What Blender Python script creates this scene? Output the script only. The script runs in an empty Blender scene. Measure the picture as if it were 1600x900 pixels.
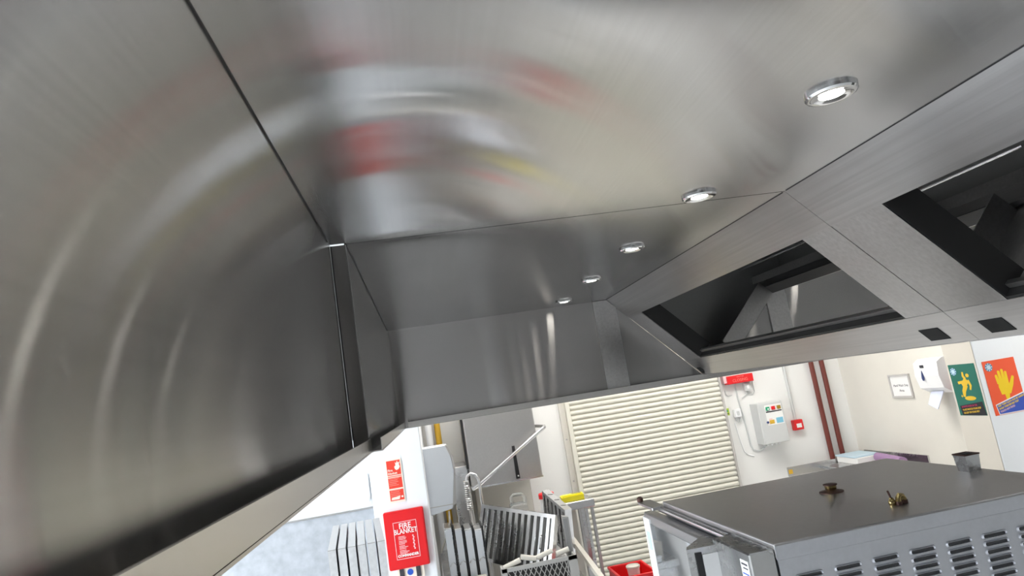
import bpy, bmesh, math, random
from mathutils import Vector, Matrix
random.seed(7)
S = bpy.context.scene
C = S.collection
# ------------------------------------------------------------------ camera
cam_d = bpy.data.cameras.new('camera'); cam = bpy.data.objects.new('camera', cam_d); C.objects.link(cam)
cam_d.sensor_width = 36; cam_d.lens = 36 * 1033.47 / 1600; cam_d.clip_start = 0.01
_r = Vector((0.97925278, -0.12803375, -0.15707114)); _d = Vector((-0.13288942, 0.17943182, -0.97475362)); _f = Vector((0.15298493, 0.97540329, 0.15869478))
cam.matrix_world = Matrix(((_r.x, -_d.x, -_f.x, 0), (_r.y, -_d.y, -_f.y, 0), (_r.z, -_d.z, -_f.z, 2.05), (0, 0, 0, 1)))
S.camera = cam
# ------------------------------------------------------------------ world, exposure
w = bpy.data.worlds.new('world'); S.world = w; w.use_nodes = True
w.node_tree.nodes['Background'].inputs[0].default_value = (0.72, 0.84, 1.0, 1)
w.node_tree.nodes['Background'].inputs[1].default_value = 1.2
S.view_settings.view_transform = 'Standard'; S.view_settings.look = 'None'
S.view_settings.exposure = 0.52; S.view_settings.gamma = 1.0; S.view_settings.use_curve_mapping = False
LED_POWER = 10.5       # ceiling panels of the kitchen
SPOT_POWER = 26.0     # little lamps in the hood
WINDOW_POWER = 250.0  # daylight through the window of the left wall
wl = bpy.data.lights.new('window_daylight', 'AREA'); wl.shape = 'RECTANGLE'; wl.size = 3.2; wl.size_y = 1.3
wl.energy = WINDOW_POWER; wl.color = (0.86, 0.93, 1.0)
wlo = bpy.data.objects.new('window_daylight', wl); C.objects.link(wlo)
wlo.location = (-3.72, 1.6, 1.75); wlo.rotation_euler = (0, math.radians(-90), 0)

# ------------------------------------------------------------------ materials
def nodes(name):
    m = bpy.data.materials.new(name); m.use_nodes = True
    return m, m.node_tree, m.node_tree.nodes['Principled BSDF']
def link(t, a, b): t.links.new(a, b)
def plain(name, col, rough=0.5, metal=0.0, noise=0.0, scale=8.0, spec=0.5, bump=0.0):
    m, t, b = nodes(name)
    b.inputs['Base Color'].default_value = (*col, 1); b.inputs['Roughness'].default_value = rough
    b.inputs['Metallic'].default_value = metal; b.inputs['Specular IOR Level'].default_value = spec
    if noise or bump:
        g = t.nodes.new('ShaderNodeNewGeometry'); n = t.nodes.new('ShaderNodeTexNoise')
        n.inputs['Scale'].default_value = scale; n.inputs['Detail'].default_value = 5
        link(t, g.outputs['Position'], n.inputs['Vector'])
        if noise:
            mx = t.nodes.new('ShaderNodeMix'); mx.data_type = 'RGBA'
            mx.inputs[6].default_value = (*[c * (1 - noise) for c in col], 1); mx.inputs[7].default_value = (*[min(1, c * (1 + noise * 0.5)) for c in col], 1)
            link(t, n.outputs['Fac'], mx.inputs[0]); link(t, mx.outputs[2], b.inputs['Base Color'])
        if bump:
            bp = t.nodes.new('ShaderNodeBump'); bp.inputs['Strength'].default_value = bump; bp.inputs['Distance'].default_value = 0.002
            link(t, n.outputs['Fac'], bp.inputs['Height']); link(t, bp.outputs['Normal'], b.inputs['Normal'])
    return m
def steel(name, rough=0.28, col=(0.62, 0.61, 0.60), aniso=0.0, spread=None, grain=None, var=0.03, smudge=0.05, tone=(0.93, 1.05)):
    """Brushed stainless steel. grain: direction of the brush lines; spread: direction across them on the sheet."""
    m, t, b = nodes(name)
    b.inputs['Metallic'].default_value = 1.0
    g = t.nodes.new('ShaderNodeNewGeometry')
    mp = t.nodes.new('ShaderNodeMapping'); mp.vector_type = 'POINT'
    sc = [90.0, 90.0, 90.0]
    if grain is not None: sc[grain] = 1.5
    mp.inputs['Scale'].default_value = sc
    link(t, g.outputs['Position'], mp.inputs['Vector'])
    n1 = t.nodes.new('ShaderNodeTexNoise'); n1.inputs['Scale'].default_value = 1.0; n1.inputs['Detail'].default_value = 3
    link(t, mp.outputs['Vector'], n1.inputs['Vector'])
    n2 = t.nodes.new('ShaderNodeTexNoise'); n2.inputs['Scale'].default_value = 3.5; n2.inputs['Detail'].default_value = 5
    link(t, g.outputs['Position'], n2.inputs['Vector'])
    a1 = t.nodes.new('ShaderNodeMath'); a1.operation = 'MULTIPLY_ADD'; a1.inputs[1].default_value = var; a1.inputs[2].default_value = rough - var / 2
    link(t, n1.outputs['Fac'], a1.inputs[0])
    a2 = t.nodes.new('ShaderNodeMath'); a2.operation = 'MULTIPLY_ADD'; a2.inputs[1].default_value = smudge
    link(t, n2.outputs['Fac'], a2.inputs[0]); link(t, a1.outputs[0], a2.inputs[2])
    a3 = t.nodes.new('ShaderNodeMath'); a3.operation = 'SUBTRACT'; a3.inputs[1].default_value = smudge / 2
    link(t, a2.outputs[0], a3.inputs[0]); link(t, a3.outputs[0], b.inputs['Roughness'])
    mx = t.nodes.new('ShaderNodeMix'); mx.data_type = 'RGBA'
    mx.inputs[6].default_value = (*[c * tone[0] for c in col], 1); mx.inputs[7].default_value = (*[c * tone[1] for c in col], 1)
    av = t.nodes.new('ShaderNodeMath'); av.operation = 'MULTIPLY'; av.inputs[1].default_value = 2.0; link(t, n1.outputs['Fac'], av.inputs[0])
    av2 = t.nodes.new('ShaderNodeMath'); av2.operation = 'MULTIPLY'; link(t, av.outputs[0], av2.inputs[0]); link(t, n2.outputs['Fac'], av2.inputs[1])
    link(t, av2.outputs[0], mx.inputs[0]); link(t, mx.outputs[2], b.inputs['Base Color'])
    if aniso and spread is not None:
        b.inputs['Anisotropic'].default_value = aniso
        v = t.nodes.new('ShaderNodeCombineXYZ')
        for i in range(3): v.inputs[i].default_value = spread[i]
        link(t, v.outputs[0], b.inputs['Tangent'])
    return m
def brushed(name, grain, col=(0.58, 0.58, 0.58), across=0.08, along=0.003, wide=0.30, wide_mix=0.3):
    """Long-grain brushed sheet: sharp along the brush lines, smeared across them. grain: axis index of the lines."""
    m = bpy.data.materials.new(name); m.use_nodes = True; t = m.node_tree
    t.nodes.remove(t.nodes['Principled BSDF'])
    g = t.nodes.new('ShaderNodeNewGeometry'); mp = t.nodes.new('ShaderNodeMapping')
    sc = [140.0] * 3; sc[grain] = 0.8; mp.inputs['Scale'].default_value = sc
    link(t, g.outputs['Position'], mp.inputs['Vector'])
    n1 = t.nodes.new('ShaderNodeTexNoise'); n1.inputs['Scale'].default_value = 1.0; n1.inputs['Detail'].default_value = 4; link(t, mp.outputs['Vector'], n1.inputs['Vector'])
    n2 = t.nodes.new('ShaderNodeTexNoise'); n2.inputs['Scale'].default_value = 3.0; n2.inputs['Detail'].default_value = 5; link(t, g.outputs['Position'], n2.inputs['Vector'])
    ad = t.nodes.new('ShaderNodeMath'); ad.operation = 'ADD'; link(t, n1.outputs['Fac'], ad.inputs[0]); link(t, n2.outputs['Fac'], ad.inputs[1])
    mr = t.nodes.new('ShaderNodeMapRange'); mr.inputs[1].default_value = 0.6; mr.inputs[2].default_value = 1.4; mr.inputs[3].default_value = 0.94; mr.inputs[4].default_value = 1.05
    link(t, ad.outputs[0], mr.inputs[0])
    cm = t.nodes.new('ShaderNodeVectorMath'); cm.operation = 'SCALE'; cm.inputs[0].default_value = col; link(t, mr.outputs[0], cm.inputs['Scale'])
    tv = t.nodes.new('ShaderNodeCombineXYZ'); tv.inputs[grain].default_value = 1.0
    outs = []
    for ax, ay in ((across, along), (wide, along * 3)):
        gl = t.nodes.new('ShaderNodeBsdfAnisotropic'); gl.distribution = 'GGX'
        al = math.sqrt(ax * ay); gl.inputs['Roughness'].default_value = math.sqrt(al); gl.inputs['Anisotropy'].default_value = 1 - ay / al
        link(t, cm.outputs[0], gl.inputs['Color']); link(t, tv.outputs[0], gl.inputs['Tangent']); outs.append(gl)
    mx = t.nodes.new('ShaderNodeMixShader'); mx.inputs[0].default_value = wide_mix
    link(t, outs[0].outputs[0], mx.inputs[1]); link(t, outs[1].outputs[0], mx.inputs[2]); link(t, mx.outputs[0], t.nodes['Material Output'].inputs[0])
    return m
def emit(name, col, strength):
    m = bpy.data.materials.new(name); m.use_nodes = True; t = m.node_tree
    t.nodes.remove(t.nodes['Principled BSDF']); e = t.nodes.new('ShaderNodeEmission')
    e.inputs[0].default_value = (*col, 1); e.inputs[1].default_value = strength
    link(t, e.outputs[0], t.nodes['Material Output'].inputs[0]); return m

M = {}
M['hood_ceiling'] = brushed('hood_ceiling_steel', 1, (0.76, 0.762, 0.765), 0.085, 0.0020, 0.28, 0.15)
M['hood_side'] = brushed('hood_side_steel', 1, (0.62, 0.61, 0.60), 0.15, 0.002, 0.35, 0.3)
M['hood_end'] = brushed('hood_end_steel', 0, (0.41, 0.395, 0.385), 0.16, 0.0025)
M['hood_rail'] = steel('hood_rail_steel', 0.34, (0.53, 0.52, 0.515), 0.6, (0.7, 0, -0.7), 1, var=0.10, smudge=0.22, tone=(0.80, 1.15))
M['hood_bar'] = steel('hood_bar_steel', 0.36, (0.53, 0.52, 0.515), 0.5, (0, 1, 0), 0, var=0.08, smudge=0.22, tone=(0.80, 1.15))
M['hood_rim'] = steel('hood_rim_steel', 0.22, (0.60, 0.58, 0.56))
M['hood_dark'] = steel('plenum_sheet', 0.48, (0.40, 0.40, 0.395), smudge=0.2)
M['hood_flange'] = plain('dark_sheet', (0.035, 0.034, 0.033), 0.55, 0.3)  # plain near-black sheet for inner flanges, grooves and the rack inside
M['steel'] = steel('stainless', 0.27, (0.60, 0.60, 0.60), smudge=0.12)
M['steel_dull'] = steel('dull_stainless', 0.40, (0.50, 0.49, 0.48), smudge=0.16)
M['steel_bright'] = steel('bright_stainless', 0.20, (0.72, 0.72, 0.73))
M['oven_top'] = steel('oven_top_steel', 0.36, (0.60, 0.585, 0.58), smudge=0.2)
M['oven_side'] = steel('oven_side_steel', 0.50, (0.64, 0.65, 0.69), smudge=0.1)
M['chrome'] = plain('chrome', (0.8, 0.8, 0.8), 0.08, 1.0)
M['black'] = plain('black_plastic', (0.012, 0.012, 0.013), 0.4)
M['louvre_dark'] = plain('louvre_shadow', (0.10, 0.10, 0.105), 0.6, 0.5)
M['alu'] = plain('pale_aluminium_mesh', (0.78, 0.79, 0.80), 0.5, 0.4, noise=0.25, scale=60)
M['hole'] = plain('dark_cavity', (0.01, 0.01, 0.01), 0.8)
M['wall'] = plain('painted_wall', (0.83, 0.825, 0.80), 0.6, noise=0.04, scale=2.2)
M['wall_cream'] = plain('cream_wall', (0.74, 0.71, 0.64), 0.6, noise=0.09, scale=3.0)
M['wall_white'] = plain('white_wall', (0.84, 0.86, 0.88), 0.45, noise=0.03, scale=2.0)
M['beige'] = plain('beige_panel', (0.62, 0.58, 0.51), 0.55, noise=0.05, scale=5)
M['floor'] = plain('kitchen_floor', (0.84, 0.85, 0.86), 0.35, noise=0.08, scale=14)
M['ceil'] = plain('ceiling_paint', (0.8, 0.8, 0.79), 0.7)
M['splash'] = plain('splashback_steel', (0.47, 0.50, 0.54), 0.42, 0.35, noise=0.35, scale=22)
M['shutter'] = plain('shutter_paint', (0.72, 0.70, 0.61), 0.42, noise=0.03, scale=6)
M['red'] = plain('signal_red', (0.72, 0.012, 0.016), 0.35)
M['red_sign'] = plain('sign_red', (0.78, 0.05, 0.025), 0.5)
M['dark_red'] = plain('dark_red', (0.42, 0.012, 0.012), 0.45)
M['white'] = plain('white_plastic', (0.86, 0.86, 0.86), 0.4)
M['paper'] = plain('paper_white', (0.85, 0.84, 0.82), 0.7)
M['cream_print'] = plain('photoluminescent_white', (0.88, 0.80, 0.68), 0.6)
M['pale_red'] = plain('pale_red_print', (0.85, 0.25, 0.2), 0.6)
M['pink_print'] = plain('pink_print', (0.85, 0.55, 0.56), 0.6)
M['grey_box'] = plain('pale_blue_grey_enamel', (0.76, 0.80, 0.85), 0.4, noise=0.05, scale=9)
M['panel_grey'] = plain('panel_grey', (0.60, 0.61, 0.60), 0.45)
M['pipe_brown'] = plain('red_oxide_paint', (0.15, 0.028, 0.018), 0.4)
M['yellow_pipe'] = plain('gas_ochre', (0.70, 0.42, 0.04), 0.4)
M['yellow'] = plain('yellow_packet', (0.85, 0.74, 0.02), 0.5)
M['poster_green'] = plain('poster_green', (0.012, 0.13, 0.095), 0.5)
M['poster_orange'] = plain('poster_orange', (0.86, 0.10, 0.03), 0.5)
M['poster_yellow'] = plain('poster_yellow', (0.90, 0.62, 0.01), 0.5)
M['poster_ochre'] = plain('poster_ochre', (0.70, 0.45, 0.03), 0.5)
M['poster_black'] = plain('poster_black', (0.012, 0.012, 0.02), 0.5)
M['poster_blue'] = plain('poster_blue', (0.03, 0.08, 0.45), 0.5)
M['poster_magenta'] = plain('poster_magenta', (0.45, 0.03, 0.10), 0.5)
M['seal_blue'] = plain('seal_blue', (0.06, 0.20, 0.34), 0.5)
M['seal_pale'] = plain('seal_pale', (0.55, 0.70, 0.80), 0.5)
M['blue'] = plain('sticker_blue', (0.02, 0.10, 0.55), 0.5)
M['sky_blue'] = plain('sticker_sky_blue', (0.20, 0.50, 0.66), 0.5)
M['green'] = plain('button_green', (0.01, 0.35, 0.16), 0.4)
M['amber'] = plain('button_amber', (0.35, 0.22, 0.02), 0.4)
M['lime'] = plain('lime_sticker', (0.45, 0.60, 0.05), 0.5)
M['frame_grey'] = plain('frame_grey', (0.50, 0.48, 0.46), 0.5)
M['ink'] = plain('ink', (0.04, 0.04, 0.05), 0.6)
M['navy'] = plain('navy_window', (0.03, 0.05, 0.16), 0.3)
M['tissue'] = plain('tissue_blue_white', (0.72, 0.76, 0.90), 0.8)
M['purple'] = plain('purple_roll', (0.36, 0.22, 0.38), 0.6)
M['grey_plastic'] = plain('rack_grey_plastic', (0.40, 0.39, 0.37), 0.5)
M['bar_cream'] = plain('rack_cream_rib', (0.60, 0.57, 0.50), 0.45)
M['brass'] = plain('aged_brass', (0.42, 0.32, 0.14), 0.25, 1.0)
M['rust'] = plain('rusty_steel', (0.10, 0.055, 0.045), 0.5, 0.7)
M['lens'] = emit('lamp_lens', (1.0, 0.97, 0.9), SPOT_POWER)
M['led'] = emit('led_panel', (1.0, 0.98, 0.945), LED_POWER)
m, t, b = nodes('oven_glass'); b.inputs['Base Color'].default_value = (0.5, 0.52, 0.54, 1); b.inputs['Metallic'].default_value = 0.85; b.inputs['Roughness'].default_value = 0.03; b.inputs['Specular IOR Level'].default_value = 1.0; b.inputs['Coat Weight'].default_value = 1.0
M['glass_dark'] = m
m, t, b = nodes('clear_plastic'); b.inputs['Base Color'].default_value = (0.9, 0.92, 0.92, 1); b.inputs['Roughness'].default_value = 0.25; b.inputs['Transmission Weight'].default_value = 0.92
M['clear'] = m

# ------------------------------------------------------------------ helpers
def loc_of(p):
    v = Vector((0, 0, 0))
    while p is not None: v += p.location; p = p.parent
    return v
def obj(name, bm, mat, parent=None, smooth=False, recalc=True):
    if recalc: bmesh.ops.recalc_face_normals(bm, faces=bm.faces[:])
    if parent is not None: bmesh.ops.translate(bm, verts=bm.verts[:], vec=-loc_of(parent))
    me = bpy.data.meshes.new(name); bm.to_mesh(me); bm.free()
    me.materials.append(M[mat] if isinstance(mat, str) else mat)
    if smooth:
        for p in me.polygons: p.use_smooth = True
        try: me.set_sharp_from_angle(angle=math.radians(40))
        except Exception: pass
    o = bpy.data.objects.new(name, me); C.objects.link(o)
    if parent is not None: o.parent = parent
    return o
def tag(o, label, cat, group=None):
    o['label'] = label; o['category'] = cat
    if group: o['group'] = group
    return o
def thing(name, label, cat, loc, group=None):
    o = bpy.data.objects.new(name, None); C.objects.link(o); o.location = loc; o.empty_display_size = 0.1
    return tag(o, label, cat, group)
def struct(o):
    o['kind'] = 'structure'; return o
def B(): return bmesh.new()
def box(bm, a, b, bevel=0.0, seg=1):
    a, b = Vector(a), Vector(b)
    r = bmesh.ops.create_cube(bm, size=1.0); vs = r['verts']
    d = b - a; c = (a + b) / 2
    for v in vs: v.co = Vector((v.co.x * d.x, v.co.y * d.y, v.co.z * d.z)) + c
    if bevel:
        es = list({e for v in vs for e in v.link_edges})
        bmesh.ops.bevel(bm, geom=es, offset=bevel, segments=seg, affect='EDGES', profile=0.5)
    return bm
def hexa(bm, p):
    """8 corners: 0-3 one side in order, 4-7 the matching corners of the other."""
    v = [bm.verts.new(q) for q in p]
    for f in ((0, 1, 2, 3), (7, 6, 5, 4), (0, 4, 5, 1), (1, 5, 6, 2), (2, 6, 7, 3), (3, 7, 4, 0)): bm.faces.new([v[i] for i in f])
    return bm
def prism(bm, pts, o, r, u, t0, t1):
    """polygon pts (2D) on plane o + a*r + b*u, extruded along r x u from t0 to t1"""
    o, r, u = Vector(o), Vector(r), Vector(u); n = r.cross(u)
    lo = [bm.verts.new(o + r * a + u * b + n * t0) for a, b in pts]; hi = [bm.verts.new(o + r * a + u * b + n * t1) for a, b in pts]
    bm.faces.new(lo[::-1]); bm.faces.new(hi); k = len(pts)
    for i in range(k): bm.faces.new((lo[i], lo[(i + 1) % k], hi[(i + 1) % k], hi[i]))
    return bm
def tube(bm, pts, rad, n=10, closed_ends=True):
    pts = [Vector(p) for p in pts]; rings = []; up = None
    for i, p in enumerate(pts):
        d = (pts[min(i + 1, len(pts) - 1)] - pts[max(i - 1, 0)]).normalized()
        if up is None:
            up = Vector((0, 0, 1)) if abs(d.z) < 0.9 else Vector((1, 0, 0))
        a = d.cross(up).normalized(); bb = a.cross(d).normalized(); up = bb
        rr = rad[i] if isinstance(rad, (list, tuple)) else rad
        rings.append([bm.verts.new(p + (a * math.cos(2 * math.pi * k / n) + bb * math.sin(2 * math.pi * k / n)) * rr) for k in range(n)])
    for q, s in zip(rings, rings[1:]):
        for k in range(n): bm.faces.new((q[k], q[(k + 1) % n], s[(k + 1) % n], s[k]))
    if closed_ends: bm.faces.new(rings[0][::-1]); bm.faces.new(rings[-1])
    return bm
def lathe(bm, prof, o, axis=(0, 0, 1), n=28):
    """prof: (radius, height) pairs along axis from o"""
    o = Vector(o); ax = Vector(axis).normalized()
    a = ax.orthogonal().normalized(); b = ax.cross(a)
    rings = []
    for r, h in prof:
        if r < 1e-6: rings.append([bm.verts.new(o + ax * h)])
        else: rings.append([bm.verts.new(o + ax * h + (a * math.cos(2 * math.pi * k / n) + b * math.sin(2 * math.pi * k / n)) * r) for k in range(n)])
    for q, s in zip(rings, rings[1:]):
        for k in range(n):
            f = [q[k % len(q)], q[(k + 1) % len(q)], s[(k + 1) % len(s)], s[k % len(s)]]
            u = []
            for v in f:
                if v not in u: u.append(v)
            if len(u) > 2: bm.faces.new(u)
    return bm
def text(name, body, size, o, r, u, mat, parent, align='CENTER', sx=1.0, thick=0.0004, bold=0.0):
    cu = bpy.data.curves.new(name, 'FONT'); cu.body = body; cu.size = size; cu.align_x = align; cu.align_y = 'CENTER'
    cu.extrude = thick; cu.offset = bold; cu.resolution_u = 3
    tmp = bpy.data.objects.new(name + '_tmp', cu); C.objects.link(tmp)
    dg = bpy.context.evaluated_depsgraph_get(); me = bpy.data.meshes.new_from_object(tmp.evaluated_get(dg))
    bpy.data.objects.remove(tmp); bpy.data.curves.remove(cu)
    o, r, u = Vector(o), Vector(r), Vector(u); n = r.cross(u); off = loc_of(parent)
    for v in me.vertices: v.co = o + r * v.co.x * sx + u * v.co.y + n * (v.co.z + thick) - off
    me.materials.clear(); me.materials.append(M[mat]); me.name = name
    ob = bpy.data.objects.new(name, me); C.objects.link(ob); ob.parent = parent
    return ob
X, Y, Z = Vector((1, 0, 0)), Vector((0, 1, 0)), Vector((0, 0, 1))
def rounded(w, h, r, n=5, cx=0.0, cy=0.0):
    p = []
    for qx, qy, a0 in ((w / 2 - r, h / 2 - r, 0), (-w / 2 + r, h / 2 - r, 90), (-w / 2 + r, -h / 2 + r, 180), (w / 2 - r, -h / 2 + r, 270)):
        for k in range(n + 1):
            a = math.radians(a0 + 90 * k / n); p.append((cx + qx + r * math.cos(a), cy + qy + r * math.sin(a)))
    return p
def disc2(r, n=24, cx=0.0, cy=0.0, rx=1.0): return [(cx + rx * r * math.cos(2 * math.pi * k / n), cy + r * math.sin(2 * math.pi * k / n)) for k in range(n)]

# ------------------------------------------------------------------ the room
struct(obj('floor', box(B(), (-3.7, -3.6, -0.1), (5.3, 5.7, 0)), 'floor'))
struct(obj('ceiling', box(B(), (-3.7, -3.6, 2.95), (5.3, 5.7, 3.05)), 'ceil'))
struct(obj('wall_back', box(B(), (-0.1, 5.6, 0), (3.73, 5.75, 2.95)), 'wall'))
struct(obj('wall_right', box(B(), (3.73, 4.06, 0), (3.95, 5.75, 2.95)), 'wall_cream'))
struct(obj('wall_side', box(B(), (3.95, 4.3, 0), (5.3, 4.45, 2.95)), 'wall_white'))
struct(obj('wall_far_right', box(B(), (5.2, -3.6, 0), (5.35, 4.45, 2.95)), 'wall'))
struct(obj('wall_rear', box(B(), (-3.7, -3.7, 0), (5.3, -3.55, 2.95)), 'wall'))
struct(obj('wall_front', box(B(), (-3.7, 4.0, 0), (-0.345, 5.75, 2.95)), 'wall_white'))
# left wall with a window opening
bm = B()
for a, b in (((-3.85, -3.6, 0), (-3.7, 5.7, 1.05)), ((-3.85, -3.6, 2.45), (-3.7, 5.7, 2.95)), ((-3.85, -3.6, 1.05), (-3.7, -0.05, 2.45)), ((-3.85, 3.25, 1.05), (-3.7, 5.7, 2.45))): box(bm, a, b)
struct(obj('wall_left', bm, 'wall'))
win = bpy.data.objects.new('window_1', None); C.objects.link(win); win.location = (-3.78, 1.6, 1.05); struct(win)
for y0, y1 in ((-0.05, 0.01), (1.07, 1.13), (2.13, 2.19), (3.19, 3.25)): obj('window_mullion', box(B(), (-3.82, y0, 1.05), (-3.75, y1, 2.45)), 'white', win)
for z0, z1 in ((1.05, 1.11), (2.39, 2.45)): obj('window_frame', box(B(), (-3.815, -0.04, z0), (-3.755, 3.24, z1)), 'white', win)
# pillar with the fire blanket, column with the posters
struct(obj('wall_pillar', box(B(), (-0.345, 3.8, 0), (-0.05, 5.7, 2.95), 0.004), 'wall_white'))
col = struct(obj('wall_column', box(B(), (3.502, 3.84, 0), (3.79, 4.08, 2.95), 0.003), 'wall_white'))
obj('column_cladding', box(B(), (3.496, 3.846, 0), (3.502, 4.09, 2.95)), 'beige', col)
obj('column_cladding', box(B(), (3.50, 4.08, 0), (3.735, 4.10, 1.44)), 'beige', col)
spl = struct(obj('trim_1', box(B(), (-3.69, 3.985, 0.3), (-0.345, 4.0, 1.553)), 'splash'))
struct(obj('trim_2', box(B(), (-3.69, 3.978, 1.553), (-0.345, 4.0, 1.562)), 'steel'))

# roller shutter
sh = bpy.data.objects.new('door_1', None); C.objects.link(sh); sh.location = (1.84, 5.56, 0); struct(sh)
sh['label'] = 'cream slatted roller shutter in the back wall'
bm = B(); pitch = 0.0425
prof = []
for k in range(7):
    a = math.pi * k / 6; prof.append((5.565 - 0.010 * math.sin(a), 0.004 + (pitch - 0.008) * k / 6))
lo = [bm.verts.new((1.19, y, z)) for y, z in prof]; hi = [bm.verts.new((2.54, y, z)) for y, z in prof]
bl = [bm.verts.new((1.19, 5.575, z)) for y, z in (prof[0], prof[-1])]; bh = [bm.verts.new((2.54, 5.575, z)) for y, z in (prof[0], prof[-1])]
for k in range(6): bm.faces.new((lo[k], lo[k + 1], hi[k + 1], hi[k]))
bm.faces.new((lo[-1], bl[1], bh[1], hi[-1])); bm.faces.new((bl[0], lo[0], hi[0], bh[0]))
slat = obj('slat', bm, 'shutter', sh, smooth=True); me = slat.data
slat.location = (0, 0, 0.02)
for k in range(1, 56):
    s = slat.copy(); C.objects.link(s); s.location = (0, 0, 0.02 + k * pitch)
obj('slat_backing', box(B(), (1.19, 5.576, 0), (2.54, 5.598, 2.4)), 'shutter', sh)
for x0, x1 in ((1.152, 1.19), (2.54, 2.556)): obj('guide_rail', box(B(), (x0, 5.535, 0), (x1, 5.6, 2.42), 0.004), 'shutter' if x0 < 2 else 'frame_grey', sh)
obj('guide_flange', box(B(), (1.105, 5.575, 0), (1.152, 5.6, 2.42)), 'wall_cream', sh)
obj('shutter_box', box(B(), (1.10, 5.40, 2.38), (2.62, 5.6, 2.66), 0.01), 'shutter', sh)
for z in (1.62, 1.28): obj('bolt', lathe(B(), [(0.007, 0), (0.007, 0.004), (0, 0.006)], (1.128, 5.575, z), (0, -1, 0), 10), 'frame_grey', sh)

# LED ceiling panels of the kitchen
spots = [(-1.9, 0.8), (-1.9, 3.0), (0.75, 4.45), (2.5, 4.45), (4.5, 3.0)]
wh = ['left aisle by the window middle', 'left aisle before the splashback wall', 'back aisle over the dish bench', 'back aisle before the roller shutter', 'right aisle near the poster column']
for (x, y), ww in zip(spots, wh):
    tl = thing('ceiling_light', 'flat white LED ceiling panel in the ' + ww, 'ceiling light', (x, y, 2.95), 'LED ceiling panels')
    fr = B()
    for a, b in (((-.6, -.3), (.6, -.28)), ((-.6, .28), (.6, .3)), ((-.6, -.28), (-.58, .28)), ((.58, -.28), (.6, .28))): box(fr, (x + a[0], y + a[1], 2.935), (x + b[0], y + b[1], 2.95))
    obj('light_frame', fr, 'white', tl)
    obj('diffuser', box(B(), (x - .58, y - .28, 2.94), (x + .58, y + .28, 2.949)), 'led', tl)

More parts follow.
